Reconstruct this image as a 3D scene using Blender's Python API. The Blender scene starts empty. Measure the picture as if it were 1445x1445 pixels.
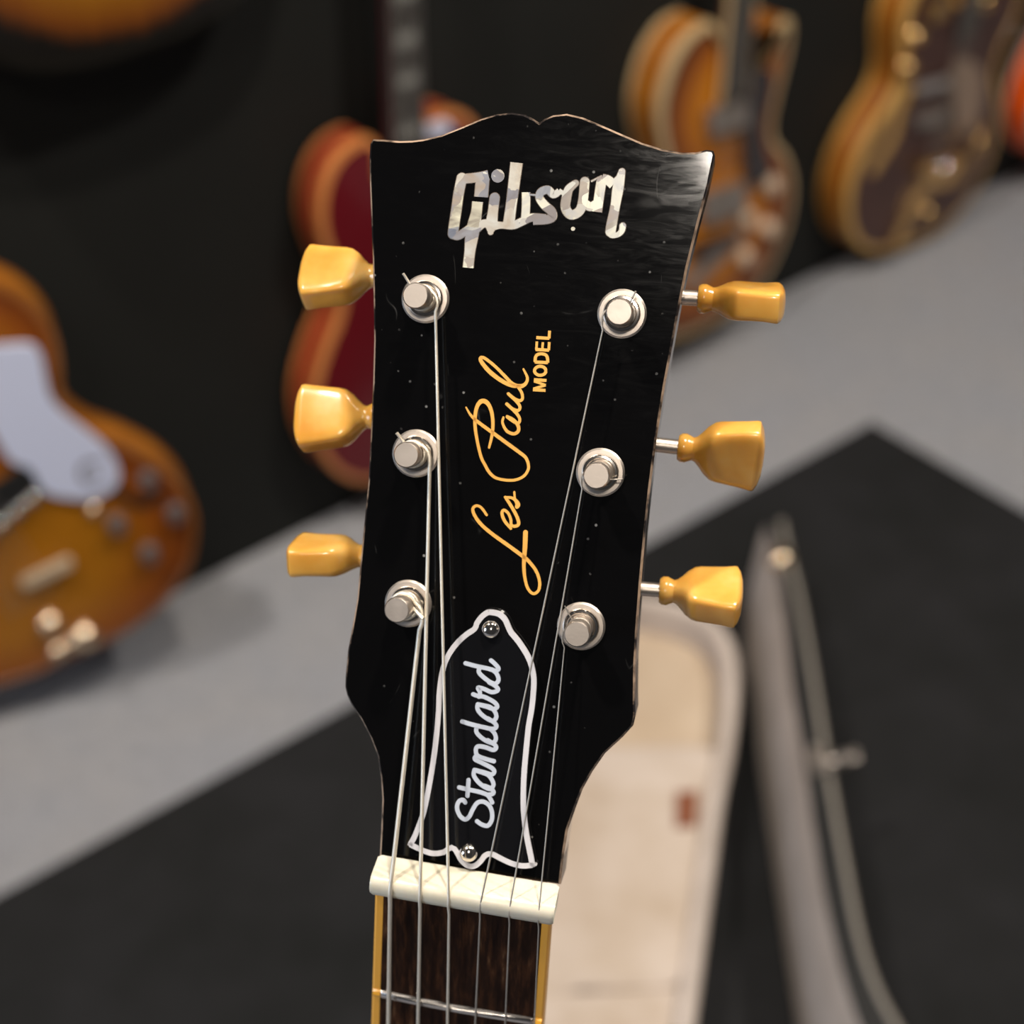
import bpy, math, random
from mathutils import Vector, Matrix, noise
random.seed(4)
C = bpy.context.scene.collection
PI = math.pi
# ------------------------------------------------------------------ camera (all lengths in mm, written to the scene in metres)
F_PX, CX = 2100.0, 722.5
CAM_H = 1280.0
PITCH = math.radians(38)
cam_d = bpy.data.cameras.new('camera')
cam_d.sensor_width = 36
cam_d.lens = F_PX / 1445 * 36
cam_d.clip_start = 0.01
cam_d.dof.use_dof = True
cam_d.dof.focus_distance = 0.345
cam_d.dof.aperture_fstop = 8.0
cam = bpy.data.objects.new('camera', cam_d)
C.objects.link(cam)
cam.location = (0, 0, CAM_H * .001)
cam.rotation_euler = (PI / 2 - PITCH, 0, 0)
sc = bpy.context.scene
sc.camera = cam
# ------------------------------------------------------------------ world, lights, exposure
vs = sc.view_settings
sc.display_settings.display_device = 'sRGB'
vs.view_transform = 'Standard'
vs.look = 'None'
vs.exposure = 0.0
vs.gamma = 1.0
vs.use_curve_mapping = False
w = bpy.data.worlds.new('shop_ambient')
sc.world = w
w.use_nodes = True
w.node_tree.nodes['Background'].inputs[0].default_value = (.88, .88, .90, 1)
w.node_tree.nodes['Background'].inputs[1].default_value = 0.042


def lamp(name, loc, target, power, size, col, shape='DISK', size_y=None, spread=None):
    d = bpy.data.lights.new(name, 'AREA')
    d.energy = power
    d.shape = shape
    d.size = size
    if size_y:
        d.size_y = size_y
    if spread:
        d.spread = math.radians(spread)
    d.color = col
    o = bpy.data.objects.new(name, d)
    C.objects.link(o)
    o.location = loc
    o.rotation_euler = (Vector(target) - Vector(loc)).to_track_quat('-Z', 'Y').to_euler()
    return o


lamp('ceiling_spot', (0.35, 0.55, 2.9), (0.05, 0.35, 1.0), 36, .14, (1, .90, .77))
lamp('ceiling_spot', (-0.2, -1.52, 2.85), (0.1, 0.9, .6), 15, .2, (1, .91, .80))
lamp('ceiling_spot', (1.5, 0.8, 2.95), (.8, 1.7, .1), 48, .16, (1, .92, .82))
lamp('ceiling_spot', (-.9, 0.35, 2.95), (-.3, 1.3, .3), 40, .14, (1, .92, .82))
lamp('shop_window', (-4.2, -1.0, 1.7), (0, .8, .7), 150, 2.2, (.66, .80, 1), 'RECTANGLE', 1.6)

# ------------------------------------------------------------------ camera geometry
RV = Vector((1, 0, 0))
UV = Vector((0, math.sin(PITCH), math.cos(PITCH)))
FV = Vector((0, math.cos(PITCH), -math.sin(PITCH)))
EYE = Vector((0, 0, CAM_H))


def ray(px, py):
    return FV + RV * ((px - CX) / F_PX) - UV * ((py - CX) / F_PX)


def hit(px, py, p0, n):
    r = ray(px, py)
    return EYE + r * ((p0 - EYE).dot(n) / r.dot(n))


def on_floor(px, py, z=0.0):
    return hit(px, py, Vector((0, 0, z)), Vector((0, 0, 1)))


# ------------------------------------------------------------------ materials
def sock(b, names, v):
    for n in names:
        if n in b.inputs:
            b.inputs[n].default_value = v
            return


def pmat(name, col, rough=.5, metal=0.0, coat=0.0, spec=.5, sss=0.0, coat_rough=.05):
    m = bpy.data.materials.new(name)
    m.use_nodes = True
    b = m.node_tree.nodes['Principled BSDF']
    b.inputs['Base Color'].default_value = (*col, 1)
    b.inputs['Roughness'].default_value = rough
    b.inputs['Metallic'].default_value = metal
    sock(b, ['Specular IOR Level', 'Specular'], spec)
    sock(b, ['Coat Weight', 'Coat'], coat)
    sock(b, ['Coat Roughness'], coat_rough)
    if sss:
        sock(b, ['Subsurface Weight'], sss)
        b.inputs['Subsurface Radius'].default_value = (.004, .0022, .0008)
        sock(b, ['Subsurface Scale'], 1.0)
    return m


class NT:
    def __init__(s, m):
        s.t = m.node_tree
        s.b = s.t.nodes['Principled BSDF']
        s.co = s.t.nodes.new('ShaderNodeTexCoord').outputs['Object']

    def n(s, kind, **kw):
        x = s.t.nodes.new(kind)
        for k, v in kw.items():
            setattr(x, k, v)
        return x

    def link(s, a, b):
        s.t.links.new(a, b)

    def mapping(s, scale, loc=(0, 0, 0)):
        x = s.n('ShaderNodeMapping')
        x.inputs['Scale'].default_value = scale
        x.inputs['Location'].default_value = loc
        s.link(s.co, x.inputs['Vector'])
        return x.outputs[0]

    def noise(s, scale, detail=3, rough=.55, vec=None, dist=0):
        x = s.n('ShaderNodeTexNoise')
        x.inputs['Scale'].default_value = scale
        x.inputs['Detail'].default_value = detail
        x.inputs['Roughness'].default_value = rough
        x.inputs['Distortion'].default_value = dist
        s.link(vec if vec is not None else s.co, x.inputs['Vector'])
        return x.outputs[0]

    def ramp(s, fac, stops, interp='LINEAR'):
        x = s.n('ShaderNodeValToRGB')
        x.color_ramp.interpolation = interp
        e = x.color_ramp.elements
        while len(e) < len(stops):
            e.new(.5)
        for el, (p, c) in zip(e, stops):
            el.position = p
            el.color = (*c, 1) if len(c) == 3 else c
        s.link(fac, x.inputs[0])
        return x.outputs[0]

    def math(s, op, a, b=None):
        x = s.n('ShaderNodeMath', operation=op)
        for i, v in enumerate((a, b)):
            if v is None:
                continue
            if isinstance(v, (int, float)):
                x.inputs[i].default_value = v
            else:
                s.link(v, x.inputs[i])
        return x.outputs[0]

    def mix(s, fac, a, b):
        x = s.n('ShaderNodeMix', data_type='RGBA')
        s.link(fac, x.inputs[0])
        for i, v in ((6, a), (7, b)):
            if isinstance(v, tuple):
                x.inputs[i].default_value = (*v, 1)
            else:
                s.link(v, x.inputs[i])
        return x.outputs[2]

    def bump(s, h, strength, dist=.001):
        x = s.n('ShaderNodeBump')
        x.inputs['Strength'].default_value = strength
        x.inputs['Distance'].default_value = dist
        s.link(h, x.inputs['Height'])
        s.link(x.outputs[0], s.b.inputs['Normal'])

    def color(s, c):
        s.link(c, s.b.inputs['Base Color'])

    def roughness(s, c):
        s.link(c, s.b.inputs['Roughness'])


def noisy(name, c1, c2, scale, rough, lo=.35, hi=.65, stretch=None, **kw):
    m = pmat(name, c1, rough, **kw)
    t = NT(m)
    v = t.mapping(stretch) if stretch else None
    t.color(t.ramp(t.noise(scale, 4, .6, v), [(lo, c1), (hi, c2)]))
    return m


def sunburst(name, centre, mid, edge, lower, upper, p=(.45, .75, 1.0), streak=True):
    """painted burst: colour by distance to two ellipses (lower, upper bout), metres in the guitar's own frame"""
    m = pmat(name, centre, .38, coat=.2, coat_rough=.12, spec=.25)
    t = NT(m)
    ds = []
    for (cx, cy, rx, ry) in (lower, upper):
        v = t.mapping((1 / rx, 1 / ry, 0), (-cx / rx, -cy / ry, 0))
        x = t.n('ShaderNodeVectorMath', operation='LENGTH')
        t.link(v, x.inputs[0])
        ds.append(x.outputs['Value'])
    d = t.math('SMOOTH_MIN', ds[0], ds[1])
    d.node.inputs[2].default_value = .25
    g = t.noise(9, 3, .6, t.mapping((9, .8, 1)))
    d2 = t.math('ADD', d, t.math('MULTIPLY', t.math('SUBTRACT', g, .5), .16))
    t.color(t.ramp(d2, [(p[0], centre), (p[1], mid), (p[2], edge)]))
    return m


M = {}
# headstock lacquer: glossy black with dust specks, hazy fine scratches
m = M['lacquer'] = pmat('black_lacquer', (.0022, .0021, .0023), .10, spec=.36)
t = NT(m)
v = t.n('ShaderNodeTexVoronoi')
v.inputs['Scale'].default_value = 300
t.link(t.co, v.inputs['Vector'])
speck = t.ramp(v.outputs['Distance'], [(.07, (1, 1, 1)), (.12, (0, 0, 0))])
pick = t.ramp(t.noise(150, 2), [(.53, (0, 0, 0)), (.66, (1, 1, 1))])
sp = t.math('MULTIPLY', speck, pick)
scr = t.noise(60, 5, .75, t.mapping((1.0, 4.5, 1), (.3, .1, 0)), 1.6)
hl = t.math('ABSOLUTE', t.math('SUBTRACT', t.noise(60, 1, .5, t.mapping((1, .45, 1), (.4, 0, 0)), .6), .5))
hair = t.math('MULTIPLY', t.ramp(hl, [(.0, (1, 1, 1)), (.0045, (0, 0, 0))]), t.ramp(t.noise(85, 2), [(.60, (0, 0, 0)), (.70, (1, 1, 1))]))
haze = t.noise(22, 4, .6)
t.color(t.mix(t.math('ADD', t.math('MULTIPLY', sp, .34), t.math('MULTIPLY', hair, .07)), (.0022, .0021, .0023), (.62, .60, .57)))
t.roughness(t.math('ADD', t.math('ADD', t.math('MULTIPLY', haze, .07), .03), t.math('MULTIPLY', t.ramp(scr, [(.40, (0, 0, 0)), (.72, (1, 1, 1))]), .06)))
m = M['worn_edge'] = pmat('worn_headstock_edge', (.3, .16, .09), .35)
t = NT(m)
wn = t.ramp(t.noise(55, 5, .7), [(.44, (0, 0, 0)), (.56, (1, 1, 1))])
t.color(t.mix(wn, (.012, .009, .009), (.40, .28, .20)))
M['mahogany'] = noisy('red_brown_neck_wood', (.10, .028, .014), (.16, .05, .025), 30, .3, stretch=(8, .6, 8), coat=.5)
m = M['pearl'] = pmat('mother_of_pearl', (.7, .66, .6), .16, spec=.6, coat=.6)
t = NT(m)
vr = t.n('ShaderNodeTexVoronoi')
vr.inputs['Scale'].default_value = 170
nz = t.noise(110, 3, .6, None, 1.5)
mp = t.n('ShaderNodeVectorMath', operation='ADD')
cb = t.n('ShaderNodeCombineXYZ')
t.link(t.math('MULTIPLY', nz, .008), cb.inputs[0])
t.link(t.math('MULTIPLY', nz, .006), cb.inputs[1])
t.link(t.co, mp.inputs[0])
t.link(cb.outputs[0], mp.inputs[1])
t.link(mp.outputs[0], vr.inputs['Vector'])
sx = t.n('ShaderNodeSeparateColor')
t.link(vr.outputs['Color'], sx.inputs[0])
t.color(t.mix(t.ramp(nz, [(.3, (0, 0, 0)), (.7, (1, 1, 1))]),
              t.ramp(sx.outputs[0], [(0, (.13, .15, .20)), (.35, (.38, .29, .21)), (.65, (.56, .53, .46)), (1, (.86, .82, .62))]),
              t.ramp(sx.outputs[1], [(0, (.18, .14, .11)), (.4, (.30, .31, .35)), (1, (.76, .73, .62))])))
M['pearl_line'] = pmat('logo_filler_line', (.10, .07, .05), .4)
M['gold_ink'] = pmat('gold_screen_print', (.80, .40, .075), .42)
M['white_ply'] = pmat('white_plastic', (.62, .60, .62), .3)
M['white_ink'] = pmat('white_engraving', (.52, .56, .64), .4)
M['black_ply'] = pmat('gloss_black_plastic', (.005, .005, .006), .09)
m = M['nickel'] = pmat('satin_nickel', (.66, .58, .51), .30, 1.0)
t = NT(m)
t.bump(t.noise(1600, 2), .10, .0001)
t.roughness(t.math('ADD', t.math('MULTIPLY', t.noise(260, 3), .15), .34))
M['chrome'] = pmat('polished_nickel', (.72, .67, .62), .12, 1.0)
M['steel'] = pmat('plain_steel_string', (.46, .42, .37), .5, .85)
m = M['wound'] = pmat('wound_nickel_string', (.86, .79, .67), .42, .8)
t = NT(m)
wv = t.n('ShaderNodeTexWave', bands_direction='Y')
wv.inputs['Scale'].default_value = 900
wv.inputs['Distortion'].default_value = .4
t.link(t.co, wv.inputs['Vector'])
t.bump(wv.outputs[1], .35, .0001)
m = M['button'] = pmat('aged_amber_plastic', (.80, .47, .10), .22, spec=.5, sss=.35, coat=.4)
t = NT(m)
t.color(t.ramp(t.noise(75, 3, .5), [(.3, (.60, .27, .035)), (.55, (.70, .37, .075)), (.75, (.74, .46, .15))]))
M['bone'] = noisy('bone_nut', (.56, .51, .39), (.66, .62, .52), 60, .3, spec=.4, sss=.1)
m = M['rosewood'] = pmat('rosewood', (.03, .012, .008), .55, spec=.08)
t = NT(m)
gr = t.noise(60, 5, .7, t.mapping((10, .55, 3)))
t.color(t.ramp(gr, [(.34, (.008, .003, .002)), (.5, (.020, .008, .004)), (.62, (.050, .019, .008)), (.74, (.13, .07, .035))]))
t.bump(gr, .25, .0003)
M['amber_binding'] = pmat('aged_amber_binding', (.76, .36, .035), .32, coat=.3)
M['fret'] = pmat('nickel_fret_wire', (.62, .58, .54), .24, 1.0)
# floor, wall, mat, case
m = M['carpet'] = pmat('grey_carpet', (.34, .335, .34), .95, spec=.1)
t = NT(m)
n1 = t.noise(900, 3, .7)
n2 = t.noise(7, 4, .6)
n3 = t.noise(45, 4, .7)
cc = t.mix(t.ramp(n1, [(.3, (0, 0, 0)), (.7, (1, 1, 1))]), (.39, .405, .45), (.52, .525, .565))
c2 = t.mix(t.math('MULTIPLY', t.ramp(n2, [(.35, (0, 0, 0)), (.65, (1, 1, 1))]), .5), cc, (.51, .495, .50))
t.color(t.mix(t.math('MULTIPLY', t.ramp(n3, [(.4, (0, 0, 0)), (.7, (1, 1, 1))]), .45), c2, (.31, .32, .36)))
t.bump(n1, .9, .004)
m = M['wall'] = pmat('black_painted_wall', (.012, .012, .011), .75, spec=.3)
t = NT(m)
t.color(t.ramp(t.noise(3, 4), [(.3, (.0048, .0053, .0046)), (.7, (.0080, .0084, .0073))]))
m = M['mat'] = pmat('black_cloth', (.02, .02, .02), .9, spec=.15)
t = NT(m)
t.color(t.ramp(t.noise(5, 5, .6), [(.3, (.0095, .0100, .0100)), (.7, (.0185, .0185, .0205))]))
t.bump(t.noise(14, 4), .5, .01)
M['vinyl'] = noisy('black_vinyl', (.008, .008, .0085), (.014, .014, .014), 90, .45)
M['plush'] = noisy('cream_plush', (.45, .35, .255), (.52, .42, .32), 9, .95, spec=.1)
M['plush_pink'] = noisy('pinkish_cream_plush', (.43, .345, .27), (.54, .46, .40), 10, .95, spec=.1)
M['plush_grey'] = noisy('grey_plush', (.44, .375, .33), (.54, .465, .415), 14, .95, spec=.1)
M['leather'] = pmat('brown_leather', (.20, .065, .030), .5)
m = M['braid'] = pmat('silver_braid', (.25, .225, .195), .5, .4)
M['brass'] = pmat('pale_brass', (.85, .66, .45), .22, 1.0)
# guitars on the wall
M['cream_binding'] = pmat('cream_binding', (.50, .36, .19), .4, coat=.4)
M['gold_binding'] = pmat('gold_tinted_binding', (.52, .30, .08), .4, coat=.4)
M['orange_binding'] = pmat('orange_tinted_binding', (.55, .20, .055), .4, coat=.4)
M['pale_binding'] = pmat('pale_binding', (.62, .47, .38), .4, coat=.4)
M['burst_binding'] = pmat('dark_binding', (.007, .006, .004), .5, spec=.2)
M['amber_edge'] = pmat('amber_lacquered_edge', (.24, .080, .012), .35, coat=.5)
M['wine'] = pmat('wine_red_lacquer', (.115, .0020, .007), .35, coat=.25, spec=.3)
M['red_side'] = pmat('red_lacquer_side', (.24, .016, .008), .3, coat=.5)
M['amber_side'] = noisy('amber_maple_side', (.33, .12, .012), (.24, .075, .008), 12, .4, coat=.2, spec=.3)
M['orange'] = pmat('orange_lacquer', (.90, .11, .010), .3, coat=.5)
M['walnut'] = noisy('dark_walnut_lacquer', (.050, .022, .018), (.075, .034, .027), 10, .4, coat=.15, spec=.25)
M['burst_left'] = sunburst('iced_tea_burst', (.34, .125, .004), (.24, .060, .004), (.075, .013, .004), (-.01, .15, .215, .185), (0, .39, .165, .13), (.5, .8, 1.02))
M['burst_hung'] = sunburst('dark_sunburst', (.27, .105, .003), (.15, .040, .003), (.005, .004, .003), (0, .18, .185, .165), (0, .40, .13, .11), (.70, .90, 1.02))
M['burst_arch'] = sunburst('brown_sunburst', (.50, .17, .006), (.24, .062, .005), (.035, .010, .006), (0, .17, .19, .18), (0, .37, .14, .14), (.42, .72, .98))
M['burst_front'] = sunburst('front_burst', (.5, .2, .02), (.3, .08, .01), (.06, .015, .006), (0, .15, .17, .16), (0, .33, .12, .11))
M['guard_white_daylit'] = pmat('white_pickguard_daylight_tint', (.58, .62, .80), .25, coat=.4)  # white plastic; the bluish tint of reflected daylight is put into its colour
M['guard_brown'] = pmat('dark_pickguard', (.020, .012, .012), .25, coat=.4)
M['guard_tan'] = pmat('smoky_tan_pickguard', (.26, .175, .12), .25, coat=.4)
M['ebony'] = pmat('dark_fingerboard', (.030, .028, .028), .5, spec=.25)
M['inlay'] = pmat('pearl_inlay', (.20, .20, .19), .2)
M['gold'] = pmat('gold_plate', (.80, .50, .20), .22, 1.0)
M['bar'] = pmat('bright_nickel_bar', (.66, .52, .36), .5, .35)
M['black'] = pmat('matt_black', (.006, .006, .006), .5)
M['pickup'] = pmat('worn_metal_cover', (.34, .30, .27), .35, .7)
M['knob_tan'] = pmat('tan_knob', (.56, .42, .30), .3, coat=.5)
M['knob_dark'] = pmat('grey_brown_knob', (.10, .08, .078), .3, coat=.3)


# ------------------------------------------------------------------ mesh helpers (mm in, metres out)
def link(o, parent=None):
    C.objects.link(o)
    if parent is not None:
        o.parent = parent
    return o


def build(name, verts, faces, mat, parent=None, smooth=False, mats=None, idx=None):
    me = bpy.data.meshes.new(name)
    me.from_pydata([(v[0] * .001, v[1] * .001, v[2] * .001) for v in verts], [], faces)
    for mm in (mats or [mat]):
        me.materials.append(mm)
    if idx:
        me.polygons.foreach_set('material_index', idx)
    if smooth:
        me.polygons.foreach_set('use_smooth', [True] * len(me.polygons))
        try:
            me.set_sharp_from_angle(angle=math.radians(38))
        except Exception:
            pass
    me.update()
    return link(bpy.data.objects.new(name, me), parent)


def empty(name, mat4, label=None, cat=None, group=None):
    o = bpy.data.objects.new(name, None)
    o.empty_display_size = .05
    C.objects.link(o)
    o.matrix_world = mat4
    tag(o, label, cat, group)
    return o


def tag(o, label=None, cat=None, group=None, kind=None):
    for k, v in (('label', label), ('category', cat), ('group', group), ('kind', kind)):
        if v:
            o[k] = v
    return o


class MB:
    """collects pieces of ONE part"""

    def __init__(s):
        s.v, s.f = [], []

    def add(s, v, f):
        b = len(s.v)
        s.v += [tuple(p) for p in v]
        s.f += [[i + b for i in q] for q in f]
        return s

    def build(s, name, mat, parent=None, smooth=False, fn=None):
        v = [fn(*p) for p in s.v] if fn else s.v
        return build(name, v, s.f, mat, parent, smooth)


def area2(p):
    return sum(p[i][0] * p[(i + 1) % len(p)][1] - p[(i + 1) % len(p)][0] * p[i][1] for i in range(len(p)))


def ccw(p):
    p = [(q[0], q[1]) for q in p]
    return p if area2(p) > 0 else p[::-1]


def offset(p, d):
    """ccw polygon moved inwards by d (mitred)"""
    n = len(p)
    out = []
    for i in range(n):
        a, b, c = Vector(p[i - 1]), Vector(p[i]), Vector(p[(i + 1) % n])
        e1, e2 = (b - a), (c - b)
        if e1.length < 1e-6 or e2.length < 1e-6:
            out.append((b.x, b.y))
            continue
        e1.normalize()
        e2.normalize()
        n1, n2 = Vector((-e1.y, e1.x)), Vector((-e2.y, e2.x))
        s = n1 + n2
        if s.length < 1e-4:
            s = n1
        s = s / max(s.length_squared / 2, .45)
        out.append((b.x + s.x * d, b.y + s.y * d))
    return out


def catmull(p, k=6, closed=False):
    p = [Vector(q) for q in p]
    n = len(p)
    out = []
    for i in range(n if closed else n - 1):
        if closed:
            a, b, c, d = p[i - 1], p[i], p[(i + 1) % n], p[(i + 2) % n]
        else:
            a, b, c, d = p[max(i - 1, 0)], p[i], p[i + 1], p[min(i + 2, n - 1)]
        for j in range(k):
            u = j / k
            out.append(.5 * ((2 * b) + (c - a) * u + (2 * a - 5 * b + 4 * c - d) * u * u + (3 * b - a - 3 * c + d) * u ** 3))
    if not closed:
        out.append(p[-1])
    return out


def loft(rings, cap0=True, cap1=True, closed=True):
    v, f = [], []
    n = len(rings[0])
    for r in rings:
        v += [tuple(q) for q in r]
    for k in range(len(rings) - 1):
        for i in range(n if closed else n - 1):
            j = (i + 1) % n
            f.append([k * n + i, k * n + j, (k + 1) * n + j, (k + 1) * n + i])
    if cap0:
        f.append(list(range(n))[::-1])
    if cap1:
        f.append([(len(rings) - 1) * n + i for i in range(n)])
    return v, f


def plate(p, z0, z1, bevel=.2):
    p = ccw(p)
    r = [[(x, y, z0) for x, y in p], [(x, y, z1 - bevel) for x, y in p]]
    if bevel:
        r.append([(x, y, z1) for x, y in offset(p, bevel)])
    return loft(r)


def lathe(prof, n=28, cx=0, cy=0, lean=(0, 0)):
    """profile (r, z) turned about z; lean = sideways shift per unit z"""
    rings = [[(cx + lean[0] * z + r * math.cos(2 * PI * i / n), cy + lean[1] * z + r * math.sin(2 * PI * i / n), z) for i in range(n)] for r, z in prof]
    return loft(rings)


def tube(path, r, n=8, caps=True):
    path = [Vector(p) for p in path]
    rings = []
    ref = None
    for i, p in enumerate(path):
        d = (path[min(i + 1, len(path) - 1)] - path[max(i - 1, 0)])
        d = d.normalized() if d.length > 1e-9 else Vector((0, 1, 0))
        if ref is None:
            ref = Vector((0, 0, 1)) if abs(d.z) < .9 else Vector((1, 0, 0))
        a = (ref - d * ref.dot(d))
        a = a.normalized() if a.length > 1e-6 else d.orthogonal().normalized()
        ref = a
        b = d.cross(a)
        rr = r[i] if isinstance(r, (list, tuple)) else r
        rings.append([tuple(p + (a * math.cos(2 * PI * k / n) + b * math.sin(2 * PI * k / n)) * rr) for k in range(n)])
    return loft(rings, caps, caps)


def box(x0, x1, y0, y1, z0, z1):
    return loft([[(x0, y0, z0), (x1, y0, z0), (x1, y1, z0), (x0, y1, z0)], [(x0, y0, z1), (x1, y0, z1), (x1, y1, z1), (x0, y1, z1)]])


def ribbon(p, w, z0, z1, round_ends=True):
    """a pen stroke of width w (number or one per point) along 2-D points, with depth"""
    p = [Vector((q[0], q[1])) for q in p]
    ws = w if isinstance(w, (list, tuple)) else [w] * len(p)
    # arc-length resample
    q, qw = [p[0]], [ws[0]]
    for i in range(1, len(p)):
        if (p[i] - q[-1]).length > 1e-4:
            q.append(p[i])
            qw.append(ws[i])
    p, ws = q, qw
    L, R = [], []
    n = len(p)

    def nrm(i):
        d = p[min(i + 1, n - 1)] - p[max(i - 1, 0)]
        d.normalize()
        return Vector((-d.y, d.x)), d
    sect = []
    if round_ends:
        nn, d = nrm(0)
        for a in (88, 65, 40, 18):
            a = math.radians(a)
            sect.append((p[0] - d * ws[0] / 2 * math.sin(a), nn, ws[0] * math.cos(a)))
    for i in range(n):
        sect.append((p[i], nrm(i)[0], ws[i]))
    if round_ends:
        nn, d = nrm(n - 1)
        for a in (18, 40, 65, 88):
            a = math.radians(a)
            sect.append((p[-1] + d * ws[-1] / 2 * math.sin(a), nn, ws[-1] * math.cos(a)))
    rings = []
    for c, nn, ww in sect:
        l, r = c + nn * ww / 2, c - nn * ww / 2
        rings.append([(l.x, l.y, z0), (l.x, l.y, z1), (r.x, r.y, z1), (r.x, r.y, z0)])
    return loft(rings)


# ------------------------------------------------------------------ the room
def wall_hit(px, py):
    return hit(px, py, WA, WN)


WA = on_floor(0, 960)
WB = on_floor(1445, 240)
WT = (WB - WA).normalized()
WN = Vector((WT.y, -WT.x, 0))
v, f = box(-3500, 5200, -3200, 4600, -40, 0)
tag(build('floor', v, f, M['carpet']), 'grey short pile shop carpet', None, None, 'structure')
a, b = WA - WT * 2600, WA + WT * 4200
back = -WN * 60
v, f = loft([[(q.x, q.y, z) for q in (a, b, b + back, a + back)] for z in (-1, 2700)])
tag(build('wall_left', v, f, M['wall']), 'black painted wall running away to the right', None, None, 'structure')

# black display cloth on the carpet
mp_ = [on_floor(1230, 598), on_floor(-160, 1352), None, None]
dx = (on_floor(1445, 722) - on_floor(1230, 598)).normalized()
mp_[2] = mp_[1] + dx * 1500
mp_[3] = mp_[0] + dx * 1500
nu, nv = 40, 40
vv, ff = [], []
for i in range(nu + 1):
    for j in range(nv + 1):
        q = mp_[0].lerp(mp_[1], i / nu).lerp(mp_[3].lerp(mp_[2], i / nu), j / nv)
        e = min(i, j, nu - i, nv - j)
        h = 2.5 + (0 if e == 0 else 2.2 * noise.noise(Vector((q.x, q.y, 0)) * .006))
        vv.append((q.x, q.y, h))
for i in range(nu):
    for j in range(nv):
        k = i * (nv + 1) + j
        ff.append([k, k + nv + 1, k + nv + 2, k + 1])
edge = [i * (nv + 1) for i in range(nu + 1)] + [nu * (nv + 1) + j for j in range(1, nv + 1)] + \
       [i * (nv + 1) + nv for i in range(nu - 1, -1, -1)] + [j for j in range(nv - 1, 0, -1)]
b0 = len(vv)
vv += [(vv[k][0], vv[k][1], .2) for k in edge]
for i in range(len(edge)):
    j = (i + 1) % len(edge)
    ff.append([edge[i], b0 + i, b0 + j, edge[j]])
tag(build('floor_cloth', vv, ff, M['mat'], smooth=True), 'large black cloth spread on the grey carpet under the open case', 'cloth')


# ------------------------------------------------------------------ open guitar case
def P(pts, z):
    return [on_floor(x, y, z) for x, y in pts]


case = empty('guitar_case', Matrix.Translation(on_floor(900, 1300) * .001), 'open black guitar case with cream plush lining lying on the black cloth', 'guitar case')
co = on_floor(900, 1300)


def cs(pts):
    return [(q.x - co.x, q.y - co.y, q.z) for q in pts]


# lower tray: outline of its rim, 95 mm above the floor (the left half is hidden behind the headstock)
rim_px = [(672, 1010), (676, 930), (700, 868), (760, 838), (850, 832), (930, 842), (985, 858), (1022, 885), (1040, 925), (1042, 985), (1034, 1060),
          (1022, 1120), (1012, 1195), (1000, 1290), (988, 1385), (978, 1470), (970, 1600), (700, 1600), (690, 1400), (680, 1200)]
ZR = 95
rim = [(q.x - co.x, q.y - co.y) for q in catmull([(p.x, p.y, 0) for p in P(rim_px, ZR)], 5, True)]
rim = ccw(rim)
o1 = offset(rim, -3)
r_in = offset(rim, 16)
v, f = loft([[(x, y, 4) for x, y in offset(rim, 6)], [(x, y, 12) for x, y in o1], [(x, y, ZR - 6) for x, y in o1], [(x, y, ZR - 8) for x, y in rim]], True, False)
build('case_shell', v, f, M['vinyl'], case, True)
lip = [[(x, y, z) for x, y in offset(rim, d)] for d, z in ((-1, ZR - 9), (0, ZR - 2), (4, ZR + 2), (10, ZR + 2), (16, ZR - 2), (19, ZR - 12), (21, ZR - 44))]
v, f = loft(lip, False, False)
build('padded_rim', v, f, M['plush_grey'], case, True)
v, f = loft([[(x, y, ZR - 44) for x, y in offset(rim, 19)], [(x, y, ZR - 40) for x, y in offset(rim, 24)], [(x, y, ZR - 38) for x, y in offset(rim, 34)]], False, True)
build('lining', v, f, M['plush'], case, True)
# padded compartment lid with its leather tab
cp = P([(690, 1058), (780, 1046), (880, 1052), (960, 1050), (1012, 1062), (1002, 1130), (992, 1205), (980, 1300), (968, 1384), (820, 1392), (690, 1390)], ZR - 14)
cp = ccw([(q.x - co.x, q.y - co.y) for q in cp])
cp = ccw([(q.x, q.y) for q in catmull([(x, y, 0) for x, y in cp], 3, True)])
v, f = loft([[(x, y, ZR - 50) for x, y in cp], [(x, y, ZR - 16) for x, y in cp], [(x, y, ZR - 11) for x, y in offset(cp, 5)], [(x, y, ZR - 9) for x, y in offset(cp, 14)]])
lid_c = build('compartment_lid', v, f, M['plush_pink'], case, True)
tb = P([(954, 1119), (985, 1117), (983, 1166), (953, 1168)], ZR - 8)
v, f = plate([(q.x - co.x, q.y - co.y) for q in tb], ZR - 10, ZR - 5.5, .6)
build('pull_tab', v, f, M['leather'], lid_c)
cp2 = P([(690, 1393), (820, 1395), (968, 1387), (955, 1590), (700, 1590)], ZR - 14)
cp2 = ccw([(q.x - co.x, q.y - co.y) for q in cp2])
v, f = loft([[(x, y, ZR - 50) for x, y in cp2], [(x, y, ZR - 20) for x, y in cp2], [(x, y, ZR - 14) for x, y in offset(cp2, 6)]])
build('neck_cushion', v, f, M['plush_pink'], case, True)
# the lid stands open on its hinge edge to the right of the tray
ZL = 150


def resample(pts, n):
    pts = [Vector(p) for p in catmull(pts, 8)]
    d = [0]
    for i in range(1, len(pts)):
        d.append(d[-1] + (pts[i] - pts[i - 1]).length)
    out = []
    k = 0
    for i in range(n):
        s = d[-1] * i / (n - 1)
        while k < len(d) - 2 and d[k + 1] < s:
            k += 1
        u = (s - d[k]) / max(d[k + 1] - d[k], 1e-9)
        out.append(pts[k].lerp(pts[k + 1], u))
    return out


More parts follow.
